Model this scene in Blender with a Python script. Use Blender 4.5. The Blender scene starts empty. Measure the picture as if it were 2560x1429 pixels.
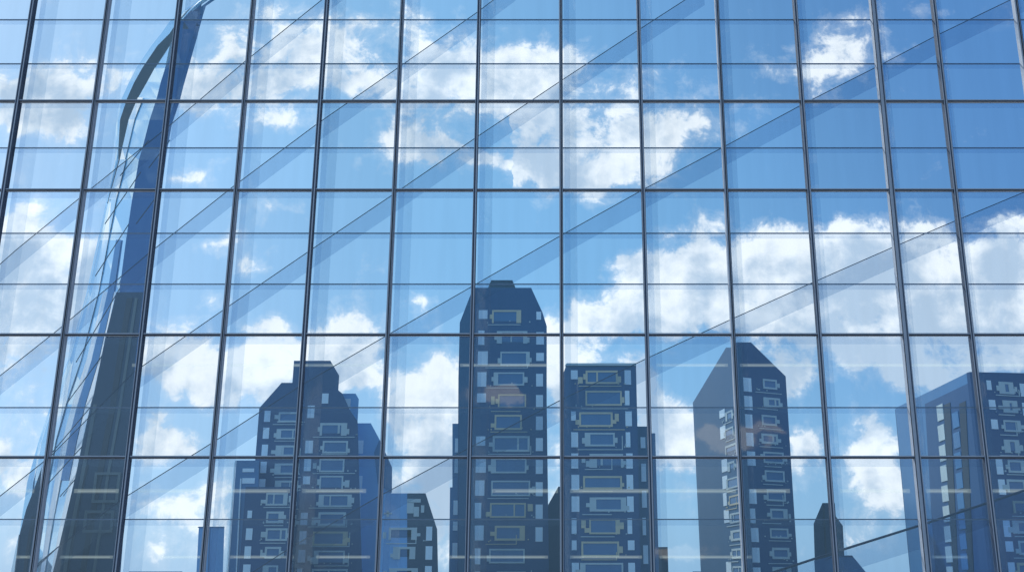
import bpy, bmesh, math, random
import numpy as np
from mathutils import Vector
random.seed(7)
R = math.radians
C = bpy.context.scene.collection
# ------------------------------------------------------------------ camera
PITCH, F, CX, CY, EYE = R(16.1), 2600.0, 1380.0, 714.5, 1.6
sc = bpy.context.scene
cam = bpy.data.cameras.new('camera')
cam.sensor_width = 36.0
cam.lens = 36.0 * F / 2560.0
cam.shift_x = (1280.0 - CX) / 2560.0
cam.clip_end = 5000.0
cob = bpy.data.objects.new('camera', cam)
cob.location = (0, 0, EYE)
cob.rotation_euler = (R(90) + PITCH, 0, 0)
C.objects.link(cob)
sc.camera = cob
sc.view_settings.view_transform = 'Standard'
sc.view_settings.look = 'None'
sc.view_settings.exposure = 0.47
sc.cycles.transparent_max_bounces = 40
sc.cycles.max_bounces = 10
SUN_AZ, SUN_EL = R(-36), R(45)          # azimuth from +Y, positive towards +X

def ray(px, py):
    """A direction in the world for a place seen from the pavement (sets how wide and tall things are)."""
    x, y = (px - CX) / F, -(py - CY) / F
    return Vector((x, math.cos(PITCH) - y * math.sin(PITCH), math.sin(PITCH) + y * math.cos(PITCH)))
def at(px, py, Y):
    d = ray(px, py)
    return Vector((d.x * Y / d.y, Y, EYE + d.z * Y / d.y))

# ------------------------------------------------------------------ sky
w = bpy.data.worlds.new('World'); sc.world = w; w.use_nodes = True
nt = w.node_tree; N = nt.nodes; Lk = nt.links
N.clear()
def nd(t, **k):
    n = N.new(t)
    for a, b in k.items(): setattr(n, a, b)
    return n
def put(sock, v):
    if isinstance(v, bpy.types.NodeSocket): Lk.new(v, sock)
    elif v is not None: sock.default_value = v
def M(op, a, b=None, c=None, clamp=False):
    n = nd('ShaderNodeMath', operation=op, use_clamp=clamp)
    put(n.inputs[0], a); put(n.inputs[1], b); put(n.inputs[2], c)
    return n.outputs[0]
def VM(op, a, b=None, c=None):
    n = nd('ShaderNodeVectorMath', operation=op)
    put(n.inputs[0], a); put(n.inputs[1], b)
    if op == 'SCALE': put(n.inputs['Scale'], c)
    elif c is not None: put(n.inputs[2], c)
    return n.outputs['Value'] if op in ('DOT_PRODUCT', 'LENGTH', 'DISTANCE') else n.outputs[0]
def SM(x, lo, hi, a=0.0, b=1.0):
    n = nd('ShaderNodeMapRange', interpolation_type='SMOOTHSTEP')
    put(n.inputs[0], x); put(n.inputs[1], lo); put(n.inputs[2], hi); put(n.inputs[3], a); put(n.inputs[4], b)
    return n.outputs[0]
def MIX(f, a, b):
    n = nd('ShaderNodeMix', data_type='RGBA')
    put(n.inputs[0], f); put(n.inputs[6], a); put(n.inputs[7], b)
    return n.outputs[2]
def NOISE(vec, scale, detail=6.0, rough=0.55, dist=0.0, color=False):
    n = nd('ShaderNodeTexNoise'); put(n.inputs['Vector'], vec)
    n.inputs['Scale'].default_value = scale; n.inputs['Detail'].default_value = detail
    n.inputs['Roughness'].default_value = rough; n.inputs['Distortion'].default_value = dist
    return n.outputs['Color' if color else 'Fac']

# where the clouds stand: x, y, half width, half height, density
CL = [(30,230,70,50,.9),(150,215,110,45,1),(100,290,120,45,.9),(60,180,60,26,.4),(165,330,45,28,.55),(180,150,90,60,.3),(330,120,120,60,.2),
(60,60,120,60,.25),(310,200,45,45,.7),(470,442,52,24,.85),(565,410,26,20,.45),(490,215,80,65,.85),(500,265,70,30,.7),(600,120,55,60,.7),(570,170,60,40,.6),
(690,190,80,60,.85),(640,225,60,40,.7),(715,295,80,42,.9),(640,290,40,30,.5),(760,120,80,50,.7),(830,110,60,55,.75),(890,190,75,45,.9),(900,90,90,40,.45),
(700,30,80,40,.7),(820,40,60,30,.3),(1040,60,100,70,.62),(1100,150,110,80,.85),(1060,215,90,45,.95),(1130,240,100,30,.9),(1300,150,90,40,1),(1340,205,130,55,1),
(1230,200,80,50,.9),(1330,275,75,60,.95),(1400,320,55,60,.9),(1080,350,80,38,1),(1045,375,60,30,.8),(965,335,30,45,.6),(1090,290,90,22,.85),
(1190,400,50,22,.5),(1300,390,60,28,.8),(1350,415,55,30,.8),(1400,440,70,35,1),(1490,430,90,40,1),(1500,330,90,70,.65),(1570,350,60,60,.65),(1470,498,90,18,.7),
(1560,200,60,40,.5),(1630,180,50,55,.5),(1720,305,62,45,1),(1660,350,45,50,.55),(1820,300,70,35,.55),(1780,230,50,30,.4),(1630,420,50,50,.5),
(2090,130,80,70,.95),(2040,190,90,40,.75),(1950,160,70,35,.65),(2130,80,50,60,.6),(2120,285,50,20,.35),(2250,120,40,25,.5),(2130,30,120,20,.3),(2330,20,110,20,.3),
(1880,270,80,30,.35),
(1590,700,42,55,1),(1570,665,26,22,.9),(1690,680,55,42,1),(1750,640,42,26,1),(1800,705,130,65,1),(1900,640,70,50,1),(1965,578,50,20,1),(1950,620,90,40,1),
(2050,620,100,50,1),(2150,570,60,25,1),(2170,620,90,55,1),(2255,556,40,24,1),(2280,610,60,50,1),(2340,590,40,22,.8),(2100,720,220,100,1),(2300,720,150,110,1),
(1700,770,170,50,1),(1510,785,90,42,.95),(1430,795,50,26,.75),(2530,590,60,30,.8),(2500,650,90,60,1),(2480,760,110,100,1),(2350,810,230,50,.9),(1930,800,160,40,.7),(1440,737,30,11,.8),
(1770,555,35,14,.6),(1930,880,80,45,.6),(1965,930,55,50,.9),(1998,972,18,14,.8),(2140,870,110,35,.85),(2260,880,90,40,.8),(2230,930,40,20,.6),(2330,950,80,40,.85),(2510,880,70,40,.8),(2420,880,60,40,.5),
(2165,1030,45,18,.9),(2135,1075,22,9,.5),(2185,1090,32,22,.6),(2235,1120,55,22,1),(2170,1137,55,10,.6),(2020,1110,45,30,1),(1995,1150,50,50,.9),
(2190,1205,75,45,.95),(2250,1240,60,60,.8),(2130,1180,50,20,.6),(2180,1280,70,40,.6),(2150,1340,80,22,.7),
(1690,1060,65,70,1),(1630,1000,35,60,.7),(1700,1120,80,40,1),(1650,1150,70,40,.6),(1720,1275,30,14,.7),(1700,1235,70,20,.4),(1610,1100,40,70,.8),
(1480,885,80,35,.85),(1390,830,45,40,1),(1370,785,26,24,.9),(1390,930,28,90,1),(1385,1090,24,90,.9),(1385,1230,22,60,.7),(1600,950,30,60,.6),
(1080,960,70,60,1),(1040,1000,65,55,1),(1110,1060,70,60,1),(1000,1060,45,55,.85),(1090,1160,70,70,.8),(1120,905,35,30,.8),(1130,980,50,90,.9),(1060,760,40,18,.7),(1080,790,30,12,.4),
(880,790,45,28,.7),(910,830,80,20,.5),(870,880,95,45,1),(925,940,36,40,.8),(870,930,80,60,1),(800,930,60,60,1),(640,790,50,16,.55),(680,820,45,16,.6),(540,750,16,16,.5),
(600,880,120,26,1),(440,870,85,24,1),(520,925,150,50,1),(660,920,100,50,1),(570,990,150,26,.6),(720,900,60,50,1),(380,900,50,30,.9),
(385,1085,50,36,1),(440,1112,75,24,1),(395,1130,70,16,.9),(550,612,45,14,.5),(600,575,14,8,.4),(660,650,42,22,.5),(670,520,60,20,.25),
(375,1270,55,26,.6),(480,1275,60,45,.8),(545,1240,50,70,.7),(385,1340,42,32,.8),(420,1380,40,16,.5),(550,1330,40,60,.5),
(90,525,45,26,.8),(60,565,60,22,.6),(40,620,80,50,1),(110,650,90,50,1),(60,720,130,80,1),(140,610,50,22,1),(210,640,40,40,1),(230,720,60,90,1),(100,800,200,50,.95),(60,870,200,40,.5),
(70,1070,110,28,.85),(70,1220,80,60,.85),(30,1370,100,50,.6),(50,950,150,50,.35),(200,1180,60,120,.8),(0,1150,60,60,.5),
(1000,1250,60,90,.6),(1120,1300,40,80,.6),(2560,1000,80,30,.4),(2660,800,150,150,.8)]
A0, A1, B0, B1 = -0.66, 0.58, -0.02, 0.66
NC, NR = 64, 36
aa = np.linspace(A0, A1, NC)[None, :]; bb = np.linspace(B0, B1, NR)[:, None]
def field(dy=0.0, grow=1.0):
    g = np.zeros((NR, NC)); h = np.zeros((NR, NC))
    for (x, y, rx, ry, wt) in CL:
        d = ray(x, y); ca, cb = d.x / d.y, d.z / d.y
        ra = rx / F * 1.06 / d.y * grow; rb = ry / F * 1.06 / d.y ** 2 * grow
        q = ((aa - ca) / max(ra, .012)) ** 2 + ((bb - cb - dy * rb) / max(rb, .010)) ** 2
        v = wt * np.exp(-q * .75)
        g = np.maximum(g, v); h += v
    return np.clip(.72 * g + .28 * np.minimum(h, 1.25), 0, 1)
CL = [(x, y, rx, ry, wt * (.86 if y < 520 and x > 560 else 1.0)) for x, y, rx, ry, wt in CL]
CL = [(x, y, rx * (1.15 if wt < .7 and rx < 65 else 1), ry * (1.2 if wt < .7 and rx < 65 else 1), min(1, wt + .25) if wt < .7 and rx < 65 and y > 300 else wt) for x, y, rx, ry, wt in CL]
cover = field(0, .97)
kk = 3
shade = np.zeros_like(cover)                       # cloud that stands above shades the cloud below it
for i in range(NR):
    seg = cover[i + 1:i + 6]
    shade[i] = seg.mean(axis=0) if len(seg) else 0
def lookup(grid, u, v):
    """u, v in 0..1 over the grid; RGB of every ramp holds three rows; two ramps make one row of 64 stops."""
    rows = grid.shape[0]
    total = None
    vr = M('MULTIPLY', v, rows - 1.0)
    comb = nd('ShaderNodeCombineXYZ'); [Lk.new(vr, comb.inputs[i]) for i in range(3)]
    ul = M('MULTIPLY', u, (NC - 1) / 31.0); ur = M('SUBTRACT', ul, 32.0 / 31.0)
    pick = M('GREATER_THAN', ul, 1.016)
    for r0 in range(0, rows, 3):
        cols = []
        for half, uu in ((0, ul), (1, ur)):
            n = nd('ShaderNodeValToRGB'); Lk.new(uu, n.inputs[0])
            cr = n.color_ramp; cr.interpolation = 'LINEAR'
            for k in range(32):
                j = half * 32 + k
                c = [float(grid[min(r0 + q, rows - 1), j]) for q in range(3)] + [1.0]
                if k < 1: e = cr.elements[0]; e.position = 0.0
                elif k == 31: e = cr.elements[len(cr.elements) - 1]; e.position = 1.0
                else: e = cr.elements.new(k / 31.0)
                e.color = c
            cols.append(n.outputs[0])
        col = MIX(pick, cols[0], cols[1])
        d = VM('ABSOLUTE', VM('SUBTRACT', comb.outputs[0], (r0, r0 + 1.0, r0 + 2.0)))
        hat = VM('MAXIMUM', VM('SUBTRACT', (1, 1, 1), d), (0, 0, 0))
        s = VM('DOT_PRODUCT', hat, col)
        total = s if total is None else M('ADD', total, s)
    return total
tc = nd('ShaderNodeTexCoord')
sp = nd('ShaderNodeSeparateXYZ'); Lk.new(tc.outputs['Generated'], sp.inputs[0])
dx, dy_, dz = sp.outputs
ady = M('MAXIMUM', M('ABSOLUTE', dy_), 0.05)
a = M('DIVIDE', dx, ady); b = M('DIVIDE', dz, ady)
front = M('GREATER_THAN', dy_, 0.0)
cv = nd('ShaderNodeCombineXYZ'); Lk.new(a, cv.inputs[0]); Lk.new(b, cv.inputs[1]); Lk.new(front, cv.inputs[2])
P = cv.outputs[0]
warp = VM('SUBTRACT', NOISE(P, 9.0, 5.0, .6, color=True), (.5, .5, .5))
warp2 = VM('SUBTRACT', NOISE(P, 38.0, 4.0, .6, color=True), (.5, .5, .5))
Pw = VM('ADD', VM('ADD', P, VM('SCALE', warp, c=.045)), VM('SCALE', warp2, c=.022))
sw = nd('ShaderNodeSeparateXYZ'); Lk.new(Pw, sw.inputs[0])
u = M('DIVIDE', M('SUBTRACT', sw.outputs[0], A0), A1 - A0); v = M('DIVIDE', M('SUBTRACT', sw.outputs[1], B0), B1 - B0)
cov_f = lookup(cover, u, v)
sh_f = lookup(shade[::3], u, M('MULTIPLY', v, 1.0))
# elsewhere in the sky: scattered fair weather clouds
gen = SM(NOISE(VM('MULTIPLY', P, (1, 1.6, 1)), 2.6, 5.0, .5, .4), .44, .62, 0.0, .95)
inside = M('MULTIPLY', M('MULTIPLY', SM(a, A0 - .06, A0 + .03), SM(a, A1 + .06, A1 - .03)), M('MULTIPLY', SM(b, .74, .62), front))
# clouds that stand behind the viewer, mirrored in the panes
back = None
back_n = NOISE(P, 22.0, 6.0, .6)
for (x, y, rx, ry, wt) in [(1240,985,85,30,1),(1790,1085,85,38,1.0),(1880,1075,40,20,.6),(1750,1385,90,30,.9),(2480,60,200,60,.25),(330,230,60,150,.3),(60,500,160,240,.4),(1000,80,300,60,.35),(430,1110,60,30,.5)]:
    d = ray(x, y)
    q = VM('LENGTH', VM('MULTIPLY', VM('SUBTRACT', Pw, (d.x / d.y, d.z / d.y, 0)), (F * d.y / rx, F * d.y ** 2 / ry, 0)))
    s = SM(M('ADD', q, M('MULTIPLY', M('SUBTRACT', back_n, .5), 2.2)), 1.5, .3, 0.0, wt)
    back = s if back is None else M('MAXIMUM', back, s)
backm = M('MULTIPLY', M('SUBTRACT', 1.0, front), SM(M('ABSOLUTE', a), .9, .7))
backm = M('MULTIPLY', backm, SM(b, .8, .65))
cov = MIX(inside, gen, cov_f)
cov = MIX(backm, cov, back)
det = NOISE(P, 30.0, 8.0, .66, .3)
det2 = NOISE(P, 12.0, 5.0, .55)
dens = M('ADD', cov, M('ADD', M('MULTIPLY', M('SUBTRACT', det, .5), 1.45), M('MULTIPLY', M('SUBTRACT', det2, .5), .75)))
alpha = SM(dens, .37, .72, 0.0, 1.0)
det_s = NOISE(VM('ADD', P, (-.009, .012, 0)), 30.0, 5.0, .62, .3)      # towards the sun
lump = M('SUBTRACT', det_s, det)
big_s = M('SUBTRACT', NOISE(VM('ADD', P, (-.02, .03, 0)), 9.0, 4.0, .5), NOISE(P, 9.0, 4.0, .5))
thick = SM(M('ADD', M('ADD', M('MULTIPLY', M('MULTIPLY', sh_f, inside), 1.05), M('MULTIPLY', M('SUBTRACT', dens, .7), .18)), M('ADD', M('MULTIPLY', lump, 1.2), M('MULTIPLY', big_s, 2.6))), .18, 1.0)
SKY = nd('ShaderNodeTexSky', sky_type='NISHITA', sun_disc=False)
SKY.sun_elevation = SUN_EL; SKY.sun_rotation = SUN_AZ
SKY.air_density = 1.0; SKY.dust_density = 1.4; SKY.ozone_density = 2.0
CLOUD_W, CLOUD_G = (7.5, 7.9, 8.1, 1), (3.7, 4.7, 5.8, 1)
ccol = MIX(thick, CLOUD_W, CLOUD_G)
up = SM(dz, -.02, .02)
# clear air: Nishita sky evened out with the measured fall of blue from the sun's side to the far side
away = M('ADD', a, M('MULTIPLY', b, .5))
grad = MIX(SM(away, -.62, .12), (3.4, 5.4, 7.8, 1), (1.35, 3.55, 5.9, 1))
grad = MIX(SM(away, .05, .78), grad, (.55, 1.85, 4.2, 1))
grad = MIX(SM(b, .32, .0, 0.0, .55), grad, (2.1, 4.1, 6.2, 1))
blue = MIX(.8, VM('SCALE', SKY.outputs[0], c=.8), grad)
alpha = M('MAXIMUM', alpha, SM(dens, .20, .55, 0.0, .22))      # thin veil round the clouds
final = MIX(M('MULTIPLY', alpha, up), blue, ccol)
bg = nd('ShaderNodeBackground'); Lk.new(final, bg.inputs[0]); bg.inputs[1].default_value = 0.11
out = nd('ShaderNodeOutputWorld'); Lk.new(bg.outputs[0], out.inputs[0])
w.cycles.sampling_method = 'MANUAL'; w.cycles.sample_map_resolution = 512
# ------------------------------------------------------------------ sun
sl = bpy.data.lights.new('sun', 'SUN'); sl.energy = 3.0; sl.angle = R(.5); sl.color = (1, .95, .87)
so = bpy.data.objects.new('sun', sl); C.objects.link(so)
sd = Vector((math.sin(SUN_AZ) * math.cos(SUN_EL), math.cos(SUN_AZ) * math.cos(SUN_EL), math.sin(SUN_EL)))
so.rotation_euler = sd.to_track_quat('Z', 'Y').to_euler(); so.location = (-20, -10, 60)

# ------------------------------------------------------------------ materials
def solid(name, col, rough=.5, metal=0.0, var=.12, scale=1.5, spec=.5):
    m = bpy.data.materials.new(name); m.use_nodes = True; t = m.node_tree
    p = t.nodes['Principled BSDF']
    tcn = t.nodes.new('ShaderNodeTexCoord'); nz = t.nodes.new('ShaderNodeTexNoise')
    nz.inputs['Scale'].default_value = scale; nz.inputs['Detail'].default_value = 5
    t.links.new(tcn.outputs['Object'], nz.inputs['Vector'])
    mr = t.nodes.new('ShaderNodeMapRange'); mr.inputs[3].default_value = 1 - var; mr.inputs[4].default_value = 1 + var
    t.links.new(nz.outputs[0], mr.inputs[0])
    sc_ = t.nodes.new('ShaderNodeVectorMath'); sc_.operation = 'SCALE'; sc_.inputs[0].default_value = col[:3]
    t.links.new(mr.outputs[0], sc_.inputs['Scale']); t.links.new(sc_.outputs[0], p.inputs['Base Color'])
    p.inputs['Roughness'].default_value = rough; p.inputs['Metallic'].default_value = metal
    p.inputs['Specular IOR Level'].default_value = spec
    return m
def glass(name, tint, refl, var=.03, rough=0.0, wave=0.0):
    """clear tinted sheet: lets most light straight through and mirrors a little"""
    m = bpy.data.materials.new(name); m.use_nodes = True; t = m.node_tree; t.nodes.clear()
    o = t.nodes.new('ShaderNodeOutputMaterial'); tr = t.nodes.new('ShaderNodeBsdfTransparent'); gl = t.nodes.new('ShaderNodeBsdfGlossy')
    mx = t.nodes.new('ShaderNodeMixShader'); mx.inputs[0].default_value = refl
    gl.inputs['Roughness'].default_value = rough; gl.inputs['Color'].default_value = (.92, .97, 1, 1)
    oi = t.nodes.new('ShaderNodeObjectInfo'); mr = t.nodes.new('ShaderNodeMapRange')
    mr.inputs[3].default_value = 1 - var; mr.inputs[4].default_value = 1.0
    t.links.new(oi.outputs['Random'], mr.inputs[0])
    s = t.nodes.new('ShaderNodeVectorMath'); s.operation = 'SCALE'; s.inputs[0].default_value = tint
    t.links.new(mr.outputs[0], s.inputs['Scale'])
    tc2 = t.nodes.new('ShaderNodeTexCoord'); mp = t.nodes.new('ShaderNodeMapping'); mp.inputs['Scale'].default_value = (2.2, 2.2, .22)
    n2 = t.nodes.new('ShaderNodeTexNoise'); n2.inputs['Scale'].default_value = 1.6; n2.inputs['Detail'].default_value = 6
    t.links.new(tc2.outputs['Object'], mp.inputs[0]); t.links.new(mp.outputs[0], n2.inputs['Vector'])
    m2 = t.nodes.new('ShaderNodeMapRange'); m2.inputs[1].default_value = .35; m2.inputs[2].default_value = .7; m2.inputs[3].default_value = 1.0; m2.inputs[4].default_value = 1 - var * .4
    t.links.new(n2.outputs[0], m2.inputs[0])
    s2 = t.nodes.new('ShaderNodeVectorMath'); s2.operation = 'SCALE'
    t.links.new(s.outputs[0], s2.inputs[0]); t.links.new(m2.outputs[0], s2.inputs['Scale']); t.links.new(s2.outputs[0], tr.inputs[0])
    if wave:
        tcn = t.nodes.new('ShaderNodeTexCoord'); nz = t.nodes.new('ShaderNodeTexNoise'); nz.inputs['Scale'].default_value = .35
        t.links.new(tcn.outputs['Object'], nz.inputs['Vector'])
        bp = t.nodes.new('ShaderNodeBump'); bp.inputs['Strength'].default_value = wave; bp.inputs['Distance'].default_value = .1
        t.links.new(nz.outputs[0], bp.inputs['Height']); t.links.new(bp.outputs[0], gl.inputs['Normal'])
    t.links.new(tr.outputs[0], mx.inputs[1]); t.links.new(gl.outputs[0], mx.inputs[2]); t.links.new(mx.outputs[0], o.inputs[0])
    return m
def mirror(name, col, dif, fac, rough=.04):
    m = bpy.data.materials.new(name); m.use_nodes = True; t = m.node_tree; t.nodes.clear()
    o = t.nodes.new('ShaderNodeOutputMaterial'); df = t.nodes.new('ShaderNodeBsdfDiffuse'); gl = t.nodes.new('ShaderNodeBsdfGlossy')
    mx = t.nodes.new('ShaderNodeMixShader'); mx.inputs[0].default_value = fac
    df.inputs[0].default_value = (*dif, 1); gl.inputs[0].default_value = (*col, 1); gl.inputs['Roughness'].default_value = rough
    t.links.new(df.outputs[0], mx.inputs[1]); t.links.new(gl.outputs[0], mx.inputs[2]); t.links.new(mx.outputs[0], o.inputs[0])
    return m
m_pane = glass('clear_blue_glass', (.955, .972, .99), .055, .055, wave=.08)
m_ghost = glass('ghost_band_glass', (.915, .937, .957), .02, .02)  # tint imitates the doubled reflection beside each mullion
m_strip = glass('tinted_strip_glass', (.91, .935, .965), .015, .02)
m_band = glass('brace_glass', (.85, .885, .925), .015, .02)
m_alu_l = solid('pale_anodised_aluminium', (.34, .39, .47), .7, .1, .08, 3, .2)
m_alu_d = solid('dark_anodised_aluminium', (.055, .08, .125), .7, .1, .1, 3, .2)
m_gask = solid('black_gasket', (.012, .016, .028), .6, 0, .1, 5)
m_bar = solid('blue_grey_steel', (.07, .11, .19), .5, .2, .1, 3)
m_rod = solid('brace_steel', (.018, .032, .07), .9, 0, .1, 3, .1)
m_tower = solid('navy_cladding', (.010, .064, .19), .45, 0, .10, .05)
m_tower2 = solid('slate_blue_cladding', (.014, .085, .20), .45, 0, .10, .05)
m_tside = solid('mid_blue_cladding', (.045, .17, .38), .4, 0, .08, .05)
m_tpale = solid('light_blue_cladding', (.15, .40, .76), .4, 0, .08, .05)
m_win = solid('pale_window_glass', (.62, .82, .95), .3, 0, .06, .2)
m_pan = solid('blue_window_glass', (.05, .155, .34), .25, 0, .1, .2)
m_frm = solid('grey_green_frame', (.40, .54, .60), .5, 0, .12, .3)
m_frm_y = solid('straw_frame', (.48, .48, .36), .5, 0, .12, .3)
m_slate = solid('slate_grey_cladding', (.010, .042, .095), .5, 0, .15, .08)
m_slate_l = solid('pale_slate_strip', (.09, .13, .15), .4, 0, .1, .1)
m_slate_d = solid('dark_slate_strip', (.012, .024, .045), .4, 0, .1, .1)
m_ribbon = solid('grey_green_cladding', (.035, .06, .075), .45, 0, .15, .1)
m_white = mirror('white_cladding_and_reflection', (1, 1, 1), (.85, .9, .92), .6, .12)  # white colour also stands in for cloud mirrored in tower glass
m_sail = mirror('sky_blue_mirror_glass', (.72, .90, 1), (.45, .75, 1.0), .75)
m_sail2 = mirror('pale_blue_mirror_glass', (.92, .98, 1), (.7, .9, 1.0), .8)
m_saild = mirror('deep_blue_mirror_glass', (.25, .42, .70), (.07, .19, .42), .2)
m_seam = solid('dark_joint', (.01, .02, .04), .6)
m_pave = solid('paving', (.30, .29, .27), .8, 0, .15, .5)
m_road = solid('asphalt', (.05, .05, .052), .9, 0, .2, 1.2)
m_streak = bpy.data.materials.new('lamp_reflection_glow'); m_streak.use_nodes = True  # faint emission imitating interior lights reflected on the panes
_t = m_streak.node_tree; _t.nodes.clear()
_o = _t.nodes.new('ShaderNodeOutputMaterial'); _a = _t.nodes.new('ShaderNodeBsdfTransparent'); _e = _t.nodes.new('ShaderNodeEmission'); _m = _t.nodes.new('ShaderNodeMixShader')
_e.inputs[0].default_value = (.82, .95, .86, 1); _e.inputs[1].default_value = .9; _m.inputs[0].default_value = .07
_t.links.new(_a.outputs[0], _m.inputs[1]); _t.links.new(_e.outputs[0], _m.inputs[2]); _t.links.new(_m.outputs[0], _o.inputs[0])

# ------------------------------------------------------------------ helpers
def link(name, bm, mat, parent=None):
    me = bpy.data.meshes.new(name)
    bmesh.ops.recalc_face_normals(bm, faces=bm.faces)
    bm.to_mesh(me); bm.free()
    me.materials.append(mat)
    o = bpy.data.objects.new(name, me); C.objects.link(o)
    if parent is not None: o.parent = parent; o.matrix_parent_inverse = parent_inv(parent)
    return o
def parent_inv(p):
    from mathutils import Matrix
    return Matrix.Translation(-p.location)          # parts sit at the origin of their thing's frame
def thing(name, label, cat, loc, group=None):
    o = bpy.data.objects.new(name, None); C.objects.link(o)
    o.empty_display_size = 1; o.location = loc
    o['label'] = label; o['category'] = cat
    if group: o['group'] = group
    return o
def box(bm, x0, x1, y0, y1, z0, z1):
    v = [bm.verts.new((x, y, z)) for x in (x0, x1) for y in (y0, y1) for z in (z0, z1)]
    for f in ((0, 1, 3, 2), (4, 6, 7, 5), (0, 4, 5, 1), (2, 3, 7, 6), (0, 2, 6, 4), (1, 5, 7, 3)):
        bm.faces.new([v[i] for i in f])
def prism(bm, pts, off):
    """closed outline pts (Vectors) pushed along off"""
    a_ = [bm.verts.new(p) for p in pts]; b_ = [bm.verts.new(p + off) for p in pts]
    n = len(pts)
    bm.faces.new(a_); bm.faces.new(b_[::-1])
    for i in range(n): bm.faces.new([a_[i], b_[i], b_[(i + 1) % n], a_[(i + 1) % n]])
def tube(bm, p0, p1, r, n=8):
    d = (p1 - p0).normalized(); s = d.orthogonal().normalized(); t = d.cross(s)
    A_ = [bm.verts.new(p0 + (s * math.cos(k * 2 * math.pi / n) + t * math.sin(k * 2 * math.pi / n)) * r) for k in range(n)]
    B_ = [bm.verts.new(v.co + (p1 - p0)) for v in A_]
    bm.faces.new(A_[::-1]); bm.faces.new(B_)
    for k in range(n): bm.faces.new([A_[k], A_[(k + 1) % n], B_[(k + 1) % n], B_[k]])

# ------------------------------------------------------------------ ground
bm = bmesh.new(); box(bm, -2500, 2500, -300, 4000, -1.0, -0.02)
g = link('ground', bm, m_road); g['kind'] = 'structure'
bm = bmesh.new(); box(bm, -60, 60, -12, 60, -0.016, 0.10)
g = link('pavement', bm, m_pave); g['kind'] = 'structure'

# ------------------------------------------------------------------ glass curtain wall
D = 30.0
COLX = [-180, 10, 207, 395, 590, 785, 985, 1188, 1403, 1608, 1815, 2022, 2228, 2388, 2604, 2800]
XS = [at(p, 475, D).x for p in COLX]
zof = lambda y, Y=D: at(CX, y, Y).z
THICK = [-45, 253, 475, 836, 1142]
THIN = [50, 160, 370, 583, 710, 1018, 1297]
ZT = [zof(y) for y in THICK] + [0.35]
TOPZ = ZT[0] + .4
wall = thing('glass_facade', 'tall blue glass curtain wall with a grid of grey metal mullions filling the whole view', 'glass facade', (0, D, 0))
def part(name, bm, mat, parent=wall): return link(name, bm, mat, parent)
for i, x in enumerate(XS):
    wide = COLX[i] == 2228
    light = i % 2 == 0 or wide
    hw = .092 if wide else .058
    bm = bmesh.new(); box(bm, x - hw, x + hw, D - .055, D + .16, 0.10, TOPZ)
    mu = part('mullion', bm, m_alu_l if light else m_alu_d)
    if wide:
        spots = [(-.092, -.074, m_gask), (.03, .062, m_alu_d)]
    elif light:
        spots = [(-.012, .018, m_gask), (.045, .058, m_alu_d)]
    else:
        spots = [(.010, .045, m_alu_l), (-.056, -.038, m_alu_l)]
    for (s0, s1, mt) in spots:
        bm = bmesh.new(); box(bm, x + s0, x + s1, D - .068, D - .056, 0.10, TOPZ)
        link('gasket' if light else 'trim_line', bm, mt, mu)
for z in ZT:
    bm = bmesh.new(); box(bm, XS[0], XS[-1], D - .03, D + .08, z - .036, z + .042)
    tr = part('transom', bm, m_alu_l)
    bm = bmesh.new(); box(bm, XS[0], XS[-1], D - .042, D - .031, z - .039, z + .002)
    link('gasket', bm, m_gask, tr)
for y in THIN:
    z = zof(y, D + .18)
    bm = bmesh.new(); box(bm, XS[0], XS[-1], D + .165, D + .20, z - .016, z + .016)
    part('glazing_bar', bm, m_bar)
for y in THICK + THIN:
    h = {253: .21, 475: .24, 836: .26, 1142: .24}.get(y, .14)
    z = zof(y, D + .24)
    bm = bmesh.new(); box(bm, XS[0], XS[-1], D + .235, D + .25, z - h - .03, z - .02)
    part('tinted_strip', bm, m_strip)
for i in range(len(XS) - 1):
    for j in range(len(ZT) - 1):
        bm = bmesh.new()
        x0, x1, z0, z1 = XS[i] + .02, XS[i + 1] - .02, ZT[j + 1] + .01, ZT[j] - .01
        t1, t2 = random.uniform(-.012, .012), random.uniform(-.012, .012)
        y = D + .04
        pts = [Vector((x0, y - t1, z0)), Vector((x1, y + t1, z0)), Vector((x1, y + t1 + t2, z1)), Vector((x0, y - t1 + t2, z1))]
        prism(bm, pts, Vector((0, .012, 0)))
        part('glass_pane', bm, m_pane)
for i, x in enumerate(XS[:-1]):  # tinted sheets added to imitate each mullion's second, offset reflection
    for (d0, d1, y0, y1) in ((.10, .50, D + .30, D + .62),):
        bm = bmesh.new()
        dirv = Vector((d1 - d0, y1 - y0, 0)).normalized(); nrm = Vector((-dirv.y, dirv.x, 0)) * .02
        prism(bm, [Vector((x + d0, y0, .1)), Vector((x + d1, y1, .1)), Vector((x + d1, y1, TOPZ)), Vector((x + d0, y0, TOPZ))], nrm)
        fn = part('mullion_ghost_band', bm, m_ghost)
        bm = bmesh.new(); box(bm, x + .11, x + .28, D + .262, D + .28, .1, TOPZ)
        link('ghost_band_edge', bm, m_strip, fn)
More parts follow.
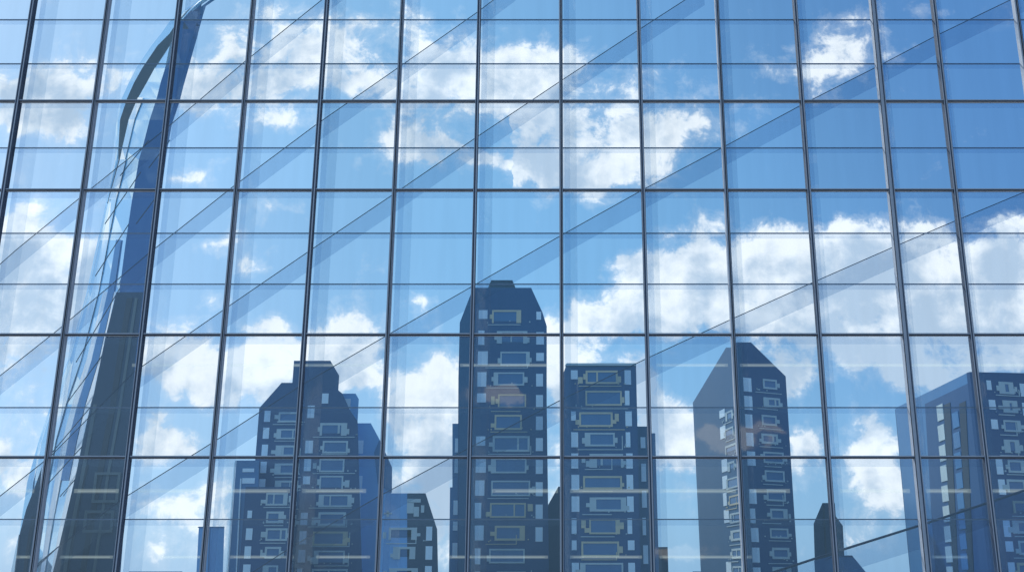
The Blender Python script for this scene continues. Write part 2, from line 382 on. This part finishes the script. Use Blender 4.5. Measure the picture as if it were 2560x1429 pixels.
LINES = [
 [(-90, 740), (40, 625), (210, 486), (417, 320), (615, 152), (805, 0), (900, -75)],
 [(-90, 1010), (150, 820), (367, 637), (582, 467), (790, 312), (995, 170), (1192, 32), (1290, -42)],
 [(-90, 1310), (127, 1139), (334, 930), (556, 776), (778, 624), (992, 480), (1193, 342), (1403, 202), (1597, 75), (1760, -30)],
 [(-40, 1540), (143, 1368), (301, 1249), (529, 1107), (752, 963), (967, 838), (1190, 710), (1405, 587), (1606, 475), (1810, 367), (2005, 262), (2197, 165), (2340, 90), (2560, -16), (2660, -64)],
 [(560, 1475), (732, 1364), (950, 1238), (1178, 1116), (1408, 996), (1622, 893), (1830, 797), (2036, 704), (2239, 615), (2393, 550), (2600, 464), (2740, 405)],
 [(1700, 1505), (1870, 1450), (2080, 1381), (2297, 1313), (2469, 1256), (2620, 1205), (2760, 1160)]]
for k, ln in enumerate(LINES):
    bm = bmesh.new(); bm2 = bmesh.new()
    YB = D + .72
    Pn = [at(x, y, YB) for x, y in ln]
    Pn = [p for p in Pn if p.z > -1]
    r = .036 if k == 5 else .014
    for p0, p1 in zip(Pn, Pn[1:]): tube(bm, p0, p1, r, 6)
    br = part('diagonal_brace', bm, m_rod)
    low = [Vector((p.x, p.y + .02, p.z - .64)) for p in Pn]
    for i in range(len(Pn) - 1):
        pass
    top = [Vector((p.x, p.y + .02, p.z - r - .004)) for p in Pn]
    prism(bm2, top + low[::-1], Vector((0, .015, 0)))
    link('glass_band', bm2, m_band, br)
bm = bmesh.new()
prism(bm, [at(x, y, D + .80) for x, y in ((2297, 1316), (2469, 1259), (2620, 1208), (2760, 1164), (2775, 1469), (2325, 1469))], Vector((0, .02, 0)))
part('lower_glass_panel', bm, glass('deep_tinted_glass', (.70, .80, .93), .02, .02))
def streaks(y, spans, th=9):  # thin glowing sheets put in for reflections of interior lights
    for x0, x1 in spans:
        p, q = at(x0, y, D + 1.6), at(x1, y, D + 1.6)
        h = th * (D + 1.6) / F / 2
        bm = bmesh.new(); box(bm, p.x, q.x, D + 1.6, D + 1.62, p.z - h, p.z + h)
        o = part('reflection_streak', bm, m_streak)
        bm = bmesh.new(); box(bm, p.x + .1, q.x - .1, D + 1.63, D + 1.65, p.z - h * .4, p.z + h * .3)
        link('streak_core', bm, m_streak, o)
streaks(912, [(330, 545), (575, 955), (1150, 1395), (1640, 1820), (1850, 2050), (2090, 2560)], 8)
streaks(1226, [(-60, 85), (185, 296), (335, 520), (555, 725), (755, 915), (1230, 1395), (1425, 1630), (1650, 1840), (1875, 1975), (2100, 2275), (2315, 2428), (2472, 2600)], 10)
streaks(1391, [(40, 75), (150, 282), (395, 515), (575, 735), (790, 925), (1120, 1370), (1425, 1605), (1650, 1880), (2330, 2420)], 7)

# ------------------------------------------------------------------ towers
class Face:
    """a vertical plane through two plan points; u runs along it, the outside looks at the street"""
    def __init__(s, P0, P1):
        s.o = Vector((P0[0], P0[1])); d = Vector((P1[0] - P0[0], P1[1] - P0[1])); s.d = d.normalized()
        s.n = Vector((s.d.y, -s.d.x))
        if s.n.y > 0 and abs(s.n.y) > .05: s.n = -s.n
    def uz(s, px, py):
        r = ray(px, py)
        # (t r.xy - o) . n = 0
        t = s.o.dot(s.n) / (r.x * s.n.x + r.y * s.n.y)
        h = Vector((r.x * t, r.y * t)) - s.o
        return h.dot(s.d), EYE + r.z * t
    def p(s, u_, z, e=0.0):
        q = s.o + s.d * u_ + s.n * e
        return Vector((q.x, q.y, z))
    def slab(s, bm, outline, thick, e=0.0, snap=.55, radial=None):
        pts = [s.uz(x, y) for x, y in outline]
        us = []
        q = []
        for u_, z in pts:
            near = [k for k in us if abs(k - u_) < snap]
            if near: u_ = min(near, key=lambda k: abs(k - u_))
            else: us.append(u_)
            q.append(s.p(u_, max(z, 0.0), e))
        nv = Vector((s.n.x, s.n.y, 0))
        if radial is None: radial = thick > 5 and abs(s.d.y) < .01
        if radial:                                   # side walls run straight away from the street
            c = sum(q, Vector()) / len(q); nv = -Vector((c.x, c.y, 0)).normalized()
        prism(bm, q, -nv * thick)
    def rect(s, bm, u0, u1, z0, z1, e0, e1):
        prism(bm, [s.p(u0, z0, e1), s.p(u1, z0, e1), s.p(u1, z1, e1), s.p(u0, z1, e1)], Vector((s.n.x, s.n.y, 0)) * (e0 - e1))
def flat(Y, x0=-1.0): return Face((0, Y), (1, Y))
BOT = 1468
def storeys(fc, parent, cols, py0, step, count, stop=1475, seed=0, skip=()):
    """cols: (kind, px0, px1, dy0, dy1) for the top storey at py0; repeated downwards every step (world metres from the top two)"""
    rnd = random.Random(seed)
    _, za = fc.uz((cols[0][1] + cols[0][2]) / 2, py0); _, zb = fc.uz((cols[0][1] + cols[0][2]) / 2, py0 + step)
    H = za - zb
    for k in range(count):
        for (kind, x0, x1, d0, d1) in cols:
            if (kind, k) in skip: continue
            u0, zt = fc.uz(x0, py0 + d0); u1, _ = fc.uz(x1, py0 + d0); _, zl = fc.uz(x0, py0 + d1)
            zt -= H * k; zl -= H * k
            if zl < .3: continue
            if u1 < u0: u0, u1 = u1, u0
            W = u1 - u0; hh = zt - zl
            if kind == 'w':
                if rnd.random() < .09: continue
                bm = bmesh.new(); f = rnd.choice([1, 1, 1, .95, .62]); u1 += W * rnd.choice([0, 0, 0, -.3, .12])
                fc.rect(bm, u0, u1, zt - hh * f, zt, 0.004, .10)
                wn = link('window', bm, m_win, parent)
            elif kind in 'ry':
                t_ = .43 * rnd.uniform(.8, 1.25); j0 = rnd.uniform(-.16, .16) * W; j1 = rnd.uniform(-.2, .16) * W
                a0, a1, c0, c1 = u0 + j0, u1 + j1, zl + rnd.uniform(0, .12) * hh, zt - rnd.uniform(0, .1) * hh
                mat = m_frm_y if (kind == 'y' and rnd.random() < .4) or rnd.random() < .08 else m_frm
                bm = bmesh.new(); e = .16
                style = rnd.random()
                tl = t_ * rnd.choice([1, 1, 3.2]); tr_ = t_ * rnd.choice([1, 1, 2.6])
                fc.rect(bm, a0, a0 + tl, c0, c1, .004, e); fc.rect(bm, a1 - tr_, a1, c0, c1, .004, e)
                fc.rect(bm, a0 + tl, a1 - tr_, c1 - t_, c1, .004, e)
                if style < .82: fc.rect(bm, a0 + tl, a1 - tr_, c0, c0 + t_, .004, e)
                if rnd.random() < .25:
                    um = a0 + (a1 - a0) * rnd.choice([.33, .45, .66]); fc.rect(bm, um, um + t_ * .9, c0 + t_, c1 - t_, .004, e)
                if rnd.random() < .3:                                   # a blank panel beside the frame
                    q0 = rnd.choice([a0 - W * .22, a1 + W * .06]); zb_ = c0 + (c1 - c0) * rnd.uniform(0, .5)
                    fc.rect(bm, q0, q0 + W * rnd.uniform(.08, .16), zb_, zb_ + (c1 - c0) * rnd.uniform(.4, .6), .005, .13)
                side = rnd.choice([-1, 1])
                for s_ in ([side] if rnd.random() < .6 else [-1, 1]):       # bracket-like notches at the sides
                    q0 = a0 - rnd.uniform(.5, 1.1) if s_ < 0 else a1
                    ww = (a0 - q0) if s_ < 0 else rnd.uniform(.4, .95)
                    zb_ = c0 + (c1 - c0) * rnd.uniform(.05, .35)
                    fc.rect(bm, q0, q0 + ww, zb_, zb_ + (c1 - c0) * rnd.uniform(.25, .45), .004, e)
                wf = link('window_frame', bm, mat, parent)
                bm = bmesh.new(); fc.rect(bm, a0 + tl, a1 - tr_, c0 + t_ + .01, c1 - t_ - .01, .002, .05)
                link('pane', bm, m_pan, wf)
                # thin ledge, studs and stray brackets between the storeys
                bm = bmesh.new(); zz = c0 - (H - hh) * rnd.uniform(.35, .7)
                l0 = u0 - W * rnd.uniform(0, .35); l1 = u1 + W * rnd.uniform(-.3, .25)
                fc.rect(bm, l0, l1, zz, zz + .17, .003, .12)
                if rnd.random() < .4: fc.rect(bm, l1 - .2, l1, zz + .17, zz + H * rnd.uniform(.3, .8), .003, .12)
                for q in range(rnd.randint(3, 6)):
                    uu = rnd.choice([u0 - W * rnd.uniform(.06, .3), u1 + W * rnd.uniform(.06, .25), rnd.uniform(u0, u1)]); z3 = zz + rnd.uniform(-.1, .9) * (H * .25)
                    sz = rnd.uniform(.14, .34)
                    if abs(z3 - zz) < .5: z3 = zz + .55
                    fc.rect(bm, uu, uu + sz, z3, z3 + sz, .006, .14)
                if k % 2 == 0 or rnd.random() < .8: link('ledge', bm, mat if rnd.random() < .5 else m_frm, parent)
                else: bm.free()
def tower(name, label, px, Y, cat='skyscraper'):
    p = at(px, 1429, Y); return thing(name, label, cat, (p.x, Y, 0), 'skyscrapers beyond the glass')

# centre tower
Y = 260; f = flat(Y)
t = tower('skyscraper', 'tallest navy skyscraper near the centre with tapered shoulders and a small flat cap', 1260, Y)
bm = bmesh.new(); f.slab(bm, [(1121 + 22, BOT), (1146, 942), (1149, 806), (1183, 719), (1328, 719), (1356, 780), (1367, 815), (1370, 1000), (1373, BOT)], 26)
link('wall', bm, m_tower, t)
bm = bmesh.new(); f2 = flat(Y + 5); f2.slab(bm, [(1219, 722), (1228, 700), (1281, 700), (1290, 722)], 9, 0, .05)
link('roof_cap', bm, m_slate_d, t)
bm = bmesh.new(); f2 = flat(Y + 4.4); f2.slab(bm, [(1122, BOT), (1125, 1217), (1131, 1217), (1131, 1058), (1160, 1058), (1160, BOT)], 15, 0, .05)
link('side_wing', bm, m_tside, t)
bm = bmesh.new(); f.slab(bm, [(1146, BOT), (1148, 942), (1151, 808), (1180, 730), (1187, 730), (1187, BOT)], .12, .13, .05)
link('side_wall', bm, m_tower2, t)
storeys(f, t, [('w', 1197, 1219, 0, 35), ('w', 1341, 1358, 4, 36), ('y', 1241, 1318, -1, 36)], 775, 51, 13, seed=3)
storeys(f2, t, [('w', 1138, 1152, 0, 35)], 1095, 51, 6, seed=4)
# flat topped tower right of centre
Y = 240; f = flat(Y)
t = tower('skyscraper', 'flat topped navy office tower directly right of the tallest tower', 1510, Y)
bm = bmesh.new(); f.slab(bm, [(1411, BOT), (1411, 930), (1417, 908), (1590, 908), (1592, 1000), (1604, BOT)], 24)
link('wall', bm, m_tower, t)
bm = bmesh.new(); f.slab(bm, [(1412, 914), (1417, 908), (1590, 908), (1590, 914)], .6, .4, .05)
link('roof_trim', bm, m_frm, t)
bm = bmesh.new(); f2 = flat(Y + 6); f2.slab(bm, [(1580, BOT), (1580, 1065), (1619, 1065), (1626, 1366), (1626, BOT)], 14, 0, .8)
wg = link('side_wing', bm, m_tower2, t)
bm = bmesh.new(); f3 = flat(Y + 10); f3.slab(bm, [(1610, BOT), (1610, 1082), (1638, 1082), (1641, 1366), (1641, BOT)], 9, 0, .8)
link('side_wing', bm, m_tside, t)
storeys(f, t, [('w', 1427, 1444, 0, 36), ('w', 1561, 1577, 0, 36), ('y', 1460, 1547, 0, 38)], 925, 51, 11, seed=12)
storeys(f2, t, [('w', 1601, 1613, 0, 44)], 1092, 66, 5, seed=14)
# dark gable between the two
Y = 300; f = flat(Y)
t = tower('office_tower', 'narrow dark slanted top building between the two central towers', 1390, Y, 'office building')
bm = bmesh.new(); f.slab(bm, [(1350, BOT), (1352, 1300), (1361, 1277), (1396, 1215), (1422, 1215), (1422, BOT)], 16, 0, .3)
link('wall', bm, m_slate, t)
bm = bmesh.new(); f.slab(bm, [(1396, 1220), (1400, 1216), (1422, 1216), (1422, 1220)], .4, .25, .05)
link('roof_trim', bm, m_slate_l, t)
# small dark block at the foot of the flat topped tower
Y = 300; f = flat(Y)
t = tower('office_tower', 'low dark block peeking from behind the foot of the flat topped tower', 1655, Y, 'office building')
bm = bmesh.new(); f.slab(bm, [(1632, BOT), (1632, 1366), (1669, 1366), (1671, BOT)], 14); link('wall', bm, m_slate, t)
bm = bmesh.new(); f.slab(bm, [(1655, BOT), (1655, 1369), (1657, 1369), (1657, BOT)], .2, .15, .05); link('corner_strip', bm, m_slate_d, t)
# stepped tower on the left
Y = 250; f = flat(Y)
t = tower('skyscraper', 'stepped navy skyscraper left of centre with a square turret and staggered shoulders', 760, Y)
bm = bmesh.new(); f.slab(bm, [(622, BOT), (638, 1149), (647, 1019), (704, 956), (731, 956), (735, 901), (826, 901), (848, 938), (848, 975), (856, 983), (875, 1025), (894, 1052), (906, BOT)], 26, 0, .4)
link('wall', bm, m_tower, t)
f2 = flat(Y + 6)
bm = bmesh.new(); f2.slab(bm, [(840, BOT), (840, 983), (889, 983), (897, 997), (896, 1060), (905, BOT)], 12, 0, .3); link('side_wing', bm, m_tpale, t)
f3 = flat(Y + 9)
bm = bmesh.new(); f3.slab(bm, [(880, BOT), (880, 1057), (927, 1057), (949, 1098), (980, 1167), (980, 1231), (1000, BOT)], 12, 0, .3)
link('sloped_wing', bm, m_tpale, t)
bm = bmesh.new(); f3.slab(bm, [(936, 1130), (949, 1098), (980, 1167), (980, 1231), (945, 1210)], .3, .2, .05); link('side_wall', bm, m_tside, t)
storeys(f, t, [('w', 662, 677, 0, 29), ('r', 702, 752, 2, 32)], 1026, 42, 12, seed=21)
storeys(f, t, [('w', 770, 787, 0, 31), ('y', 811, 882, -1, 34)], 1013, 43.5, 11, seed=22, skip=(('y', 0),))
storeys(f3, t, [('w', 893, 909, 0, 33)], 1100, 44, 9, seed=23)
bm = bmesh.new(); f2.rect(bm, *[q for q in (f2.uz(857, 996)[0], f2.uz(877, 996)[0], f2.uz(857, 1024)[1], f2.uz(857, 996)[1])], .01, .15); link('window', bm, m_win, t)
bm = bmesh.new(); f.rect(bm, f.uz(806, 983)[0], f.uz(822, 983)[0], f.uz(806, 1008)[1], f.uz(806, 983)[1], .004, .15); link('window', bm, m_win, t)
# front blocks of that tower
Y = 232; f = flat(Y)
t = tower('office_tower', 'navy office block with two columns of windows standing in front of the stepped skyscraper', 650, Y, 'office building')
bm = bmesh.new(); f.slab(bm, [(594, BOT), (611, 1216), (733, 1216), (731, BOT)], 14, 0, .3); link('wall', bm, m_tower, t)
storeys(f, t, [('w', 623, 639, 0, 30), ('r', 668, 718, 0, 32)], 1231, 44, 8, seed=31)
Y = 244; f = flat(Y)
t = tower('office_tower', 'slim mid blue slab building at the left edge of the stepped skyscraper', 600, Y, 'office building')
bm = bmesh.new(); f.slab(bm, [(568, BOT), (591, 1150), (648, 1150), (640, BOT)], 12, 0, .3); link('wall', bm, m_tside, t)
storeys(f, t, [('w', 607, 636, 0, 9), ('w', 606, 634, 24, 46)], 1170, 75, 1, seed=33)
bm = bmesh.new(); f.slab(bm, [(563, BOT), (586, 1158), (590, 1150), (567, BOT)], .5, .3, .05); link('bright_edge', bm, m_white, t)
bm = bmesh.new(); f.slab(bm, [(588, BOT), (601, 1195), (604, 1195), (591, BOT)], .3, .2, .05); link('corner_strip', bm, m_win, t)
# blue box far left
Y = 320; f = flat(Y)
t = tower('office_tower', 'plain bright blue box building standing alone left of the office block', 525, Y, 'office building')
bm = bmesh.new(); f.slab(bm, [(489, BOT), (497, 1315), (561, 1315), (556, BOT)], 20); link('wall', bm, m_tpale, t)
bm = bmesh.new(); f.slab(bm, [(494, 1318), (497, 1315), (561, 1315), (561, 1318)], .4, .2, .05); link('roof_trim', bm, m_tside, t)
bm = bmesh.new(); f.slab(bm, [(518, BOT), (524, 1320), (526, 1320), (520, BOT)], .3, .2, .05); link('corner_strip', bm, m_tside, t)
# low roof at the bottom left
Y = 340; f = flat(Y)
t = tower('low_building', 'low dark roof just rising over the bottom edge near the left', 390, Y, 'building')
bm = bmesh.new(); f.slab(bm, [(322, BOT), (322, 1427), (456, 1427), (456, BOT)], 20); link('wall', bm, m_tside, t)
# small tower between stepped and central
Y = 225; f = flat(Y)
t = tower('office_tower', 'shorter blue and olive building with a sloped right shoulder left of the tallest tower', 1020, Y, 'office building')
bm = bmesh.new(); f.slab(bm, [(941, BOT), (957, 1232), (1018, 1232), (1018, BOT)], 14, 0, .4); link('side_wall', bm, m_tpale, t)
bm = bmesh.new(); f.slab(bm, [(1018, BOT), (1018, 1232), (1064, 1232), (1093, 1322), (1096, BOT)], 14, .05, .4); link('wall', bm, m_slate, t)
storeys(f, t, [('w', 1066, 1081, 0, 35)], 1315, 49, 3, seed=41)
storeys(f, t, [('r', 983, 1050, 0, 34)], 1315, 50, 3, seed=42)
bm = bmesh.new()
u = lambda x, y: f.uz(x, y)
for (x0, x1, y0, y1) in ((1018, 1052, 1246, 1255), (1018, 1035, 1256, 1282), (1035, 1048, 1266, 1290), (1053, 1061, 1262, 1280), (967, 973, 1275, 1290), (960, 980, 1280, 1284)):
    f.rect(bm, u(x0, y0)[0], u(x1, y0)[0], u(x0, y1)[1], u(x0, y0)[1], .06, .2)
link('ledge', bm, m_frm, t)
# pointed tower on the right
XA, XB, XC = at(1751, 1429, 275), at(1871, 1429, 240), at(2000, 1429, 246)
fl, fr = Face((XA.x, 275), (XB.x, 240)), Face((XB.x, 240), (XC.x, 246))
t = tower('skyscraper', 'tower with a pointed house-shaped top right of the flat topped tower', 1870, 240)
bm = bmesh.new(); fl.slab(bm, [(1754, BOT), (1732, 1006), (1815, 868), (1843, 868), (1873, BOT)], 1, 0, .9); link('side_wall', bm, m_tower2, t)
bm = bmesh.new(); fr.slab(bm, [(1873, BOT), (1842, 855), (1877, 855), (1964, 940), (2003, BOT)], 1, .02, .9); link('wall', bm, m_tower, t)
fb = flat(275.3); bm = bmesh.new(); fb.slab(bm, [(1756, BOT), (1738, 1010), (1822, 885), (1880, 885), (1950, 950), (1985, BOT)], 1, 0, .9); link('rear_wall', bm, m_tower2, t)
storeys(fl, t, [('w', 1799, 1811, 0, 31), ('r', 1812, 1836, 3, 30)], 1027, 41.5, 10, seed=51)
storeys(fr, t, [('w', 1857, 1875, 0, 34), ('r', 1900, 1943, 2, 30)], 943, 45, 11, seed=52)
# small spire tower
Y = 280; f = flat(Y)
t = tower('office_tower', 'small grey green tower with a stepped pointed top near the right', 2070, Y, 'office building')
bm = bmesh.new(); f.slab(bm, [(2039, BOT), (2034, 1308), (2056, 1256), (2087, 1256), (2089, 1289), (2107, 1313), (2115, BOT)], 14, 0, .3); link('wall', bm, m_slate, t)
bm = bmesh.new(); f.slab(bm, [(2067, BOT), (2057, 1262), (2061, 1262), (2071, BOT)], .3, .15, .05); link('corner_strip', bm, m_slate_d, t)
Y = 255; f = flat(Y)
t = tower('office_tower', 'deep blue low building with a slanted right side under the small pointed tower', 2110, Y, 'office building')
bm = bmesh.new(); f.slab(bm, [(2040, BOT), (2038, 1400), (2084, 1387), (2130, 1387), (2165, 1429), (2196, BOT)], 14, 0, .3); link('wall', bm, m_tside, t)
bm = bmesh.new(); f.slab(bm, [(2060, 1400), (2084, 1387), (2130, 1387), (2133, 1391), (2085, 1391)], .3, .15, .05); link('roof_trim', bm, m_tower, t)
# low roof bottom centre right
Y = 340; f = flat(Y)
t = tower('low_building', 'low dark roof just rising over the bottom edge below the pointed tower', 1740, Y, 'building')
bm = bmesh.new(); f.slab(bm, [(1733, BOT), (1732, 1427), (1758, 1427), (1758, BOT)], 20); link('wall', bm, m_tside, t)
# right hand building
XA, XB, XC = at(2277, 1429, 255), at(2481, 1429, 205), at(2760, 1429, 212)
fl, fr = Face((XA.x, 255), (XB.x, 205)), Face((XB.x, 205), (XC.x, 212))
t = tower('skyscraper', 'broad two-tone blue building at the right edge with pale window strips', 2480, 205)
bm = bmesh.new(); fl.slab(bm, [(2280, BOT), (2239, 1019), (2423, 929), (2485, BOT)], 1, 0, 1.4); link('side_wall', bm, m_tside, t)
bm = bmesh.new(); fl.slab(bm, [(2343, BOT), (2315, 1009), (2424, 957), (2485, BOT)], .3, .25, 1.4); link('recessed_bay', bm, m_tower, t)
bm = bmesh.new(); fr.slab(bm, [(2485, BOT), (2423, 929), (2560, 932), (2690, 936), (2768, BOT)], 1, .02, 1.4); link('wall', bm, m_tower, t)
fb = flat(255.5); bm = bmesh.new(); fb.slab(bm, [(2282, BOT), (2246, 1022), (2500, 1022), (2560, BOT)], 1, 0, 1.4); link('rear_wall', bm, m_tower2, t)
for (x0, sd, off, mt) in ((2345, 61, 0, m_frm), (2384, 62, 18, m_tside)):
    rnd = random.Random(sd)
    for k in range(9):
        ytop = 1015 + off + k * 50; sx = x0 + k * 3.1
        u0, z1 = fl.uz(sx, ytop); u1, _ = fl.uz(sx + 16, ytop); _, z0 = fl.uz(sx, ytop + 40)
        bm = bmesh.new(); fl.rect(bm, u0, u1, z0, z1, .254, .40); link('window', bm, mt if rnd.random() > .2 else m_pan, t)
    bm = bmesh.new(); fl.slab(bm, [(x0 + 40, BOT), (x0 + 18, 1012 - off * .2), (x0 + 34, 1005 - off * .2), (x0 + 56, BOT)], .1, .34, .05); link('dark_strip', bm, m_slate_d, t)
storeys(fr, t, [('w', 2465, 2481, 0, 38), ('r', 2492, 2536, 0, 34), ('w', 2548, 2575, 8, 40)], 950, 48, 12, seed=64)

# ------------------------------------------------------------------ the leaning towers on the left
ROWS = [(-80, 606, 608, 610, 618, 625), (0, 500, 503, 504, 505, 508), (25, 462, 470, 473, 478, 500), (53, 425, 444, 448, 452, 492), (84, 403, 424, 440, 446, 484), (115, 378, 393, 424, 437, 475),
 (170, 341, 356, 387, 413, 460), (205, 323, 336, 368, 402, 450), (245, 305, 318, 345, 392, 440), (300, 294, 300, 322, 374, 421), (370, 292, 296, 306, 356, 408), (400, 289, 296, 300, 347, 404),
 (500, 268, 270, 272, 330, 390), (600, 246, 248, 250, 315, 374), (730, 218, 220, 222, 298, 358), (900, 170, 172, 174, 262, 338), (1010, 128, 131, 134, 230, 328), (1100, 98, 104, 106, 210, 318),
 (1200, 70, 84, 88, 190, 308), (1330, 50, 68, 74, 160, 298), (1429, 36, 58, 66, 140, 290), (1468, 30, 54, 62, 132, 286)]
YS = (120.0, 119.8, 119.5, 118, 123)
sail = thing('leaning_tower', 'tall curved pale blue glass tower at the left, its tip cut by the top edge', 'skyscraper', (at(165, 1429, 120).x, 120, 0), 'skyscrapers beyond the glass')
def strip(c0, c1, mat, name, frac0=0.0, frac1=1.0, r0=0, r1=None, e=0.0, parent=sail, th=1.2):
    bm = bmesh.new(); A_, B_ = [], []
    for row in ROWS[r0:r1]:
        y = row[0]
        xa, xb = row[1 + c0], row[1 + c1]; ya, yb = YS[c0], YS[c1]
        p, q = at(xa, y, ya), at(xb, y, yb)
        l, r_ = p.lerp(q, frac0), p.lerp(q, frac1)
        l.y -= e; r_.y -= e
        l.z = max(l.z, 0); r_.z = max(r_.z, 0)
        A_.append(l); B_.append(r_)
    off = Vector((-.55, 1, 0)) * th
    va = [bm.verts.new(p) for p in A_]; vb = [bm.verts.new(p) for p in B_]
    vc = [bm.verts.new(p + off) for p in A_]; vd = [bm.verts.new(p + off) for p in B_]
    for i in range(len(A_) - 1):
        bm.faces.new([va[i], vb[i], vb[i + 1], va[i + 1]]); bm.faces.new([vc[i], vc[i + 1], vd[i + 1], vd[i]])
        bm.faces.new([va[i], va[i + 1], vc[i + 1], vc[i]]); bm.faces.new([vb[i], vd[i], vd[i + 1], vb[i + 1]])
    bm.faces.new([va[0], vc[0], vd[0], vb[0]]); bm.faces.new([va[-1], vb[-1], vd[-1], vc[-1]])
    return link(name, bm, mat, parent)
strip(0, 1, m_sail, 'curved_edge')
strip(1, 2, m_ribbon, 'curved_ribbon', r0=1, r1=13)
strip(2, 3, m_sail, 'glass_wall')
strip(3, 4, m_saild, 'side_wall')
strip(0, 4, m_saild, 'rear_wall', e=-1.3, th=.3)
strip(2, 3, m_sail2, 'pale_panel', .12, .34, 11, None, .15, th=.1)
strip(2, 3, m_white, 'white_reflection_panel', .50, .64, 14, None, .15, th=.1)  # white strips here imitate clouds reflected in the tower's glass
strip(2, 3, m_saild if False else m_sail2, 'pale_panel', .02, .3, 8, 13, .15, th=.1)
strip(2, 3, m_white, 'white_reflection_panel', .86, .985, 14, None, .17, th=.1)
strip(2, 3, m_tpale, 'blue_panel', .64, .84, 13, 19, .15, th=.1)
strip(0, 1, m_white, 'white_reflection_panel', .0, .25, 10, 13, .2, th=.1)
strip(3, 4, m_slate_d, 'dark_panel', .25, .9, 3, 6, .2, th=.1)
for (x0, y0, x1, y1) in ((300, 440, 372, 350), (262, 560, 352, 430), (238, 690, 322, 560), (190, 905, 300, 720), (165, 1010, 262, 880), (122, 1140, 232, 1010), (100, 1230, 210, 1110), (80, 1420, 145, 1366), (150, 1240, 190, 1195), (372, 420, 425, 350), (340, 560, 400, 480)):
    bm = bmesh.new(); tube(bm, at(x0, y0, 117), at(x1, y1, 116.6), .055, 6); link('joint_line', bm, m_seam, sail)
# slate tower in front of it
Y = 100; f = flat(Y)
t = thing('leaning_tower', 'dark slate leaning tower with a flat top before the curved glass tower', 'skyscraper', (at(210, 1429, Y).x, Y, 0), 'skyscrapers beyond the glass')
bm = bmesh.new(); f.slab(bm, [(124, BOT), (132, 1429), (165, 1290), (200, 1140), (229, 1010), (262, 850), (291, 730), (358, 730), (338, 900), (318, 1140), (287, BOT)], 8, 0, .01, True); link('wall', bm, m_slate, t)
def vstrip(pts, wd, mat, name, e):
    bm = bmesh.new(); left = [(x, y) for x, y in pts]; right = [(x + wd, y) for x, y in pts][::-1]
    f.slab(bm, left + right, .05, e, .001); link(name, bm, mat, t)
vstrip([(318, 745), (300, 850), (276, 1010), (240, 1200), (205, 1400), (196, BOT)], 14, m_slate_d, 'dark_strip', .08)
vstrip([(338, 745), (322, 850), (298, 1010), (265, 1200), (236, 1400), (226, BOT)], 7, m_slate_l, 'pale_strip', .09)
vstrip([(234, 1010), (222, 1080), (200, 1200), (168, 1360), (152, BOT)], 9, m_slate_l, 'pale_strip', .09)
vstrip([(214, 1160), (196, 1240), (168, 1400), (158, BOT)], 8, m_slate_d, 'dark_strip', .08)
for (x0, x1, y0, y1) in ((240, 296, 1180, 1256), (215, 282, 1275, 1330)):
    bm = bmesh.new()
    u0, z1 = f.uz(x0, y0); u1, z0 = f.uz(x1, y1)
    for q in ((u0, u0 + .25, z0, z1), (u1 - .25, u1, z0, z1), (u0 + .25, u1 - .25, z1 - .25, z1), (u0 + .25, u1 - .25, z0, z0 + .25)): f.rect(bm, *q, .14, .25)
    link('window_frame', bm, m_slate_l, t)
# narrow dark tower at the far left bottom
Y = 92; f = flat(Y)
t = thing('leaning_tower', 'narrow dark leaning tower at the bottom left corner with a bright white left edge', 'skyscraper', (at(60, 1429, Y).x, Y, 0), 'skyscrapers beyond the glass')
bm = bmesh.new(); f.slab(bm, [(32, BOT), (41, 1410), (50, 1330), (66, 1270), (84, 1225), (105, 1165), (92, 1310), (76, 1429), (72, BOT)], 6, 0, .001, True); link('wall', bm, m_slate, t)
bm = bmesh.new(); f.slab(bm, [(22, BOT), (30, 1429), (46, 1350), (50, 1335), (41, 1410), (33, BOT)], .3, .2, .001); link('white_reflection_panel', bm, m_white, t)
bm = bmesh.new(); f.slab(bm, [(56, BOT), (62, 1400), (80, 1290), (88, 1290), (70, 1400), (64, BOT)], .1, .08, .001); link('dark_strip', bm, m_slate_d, t)
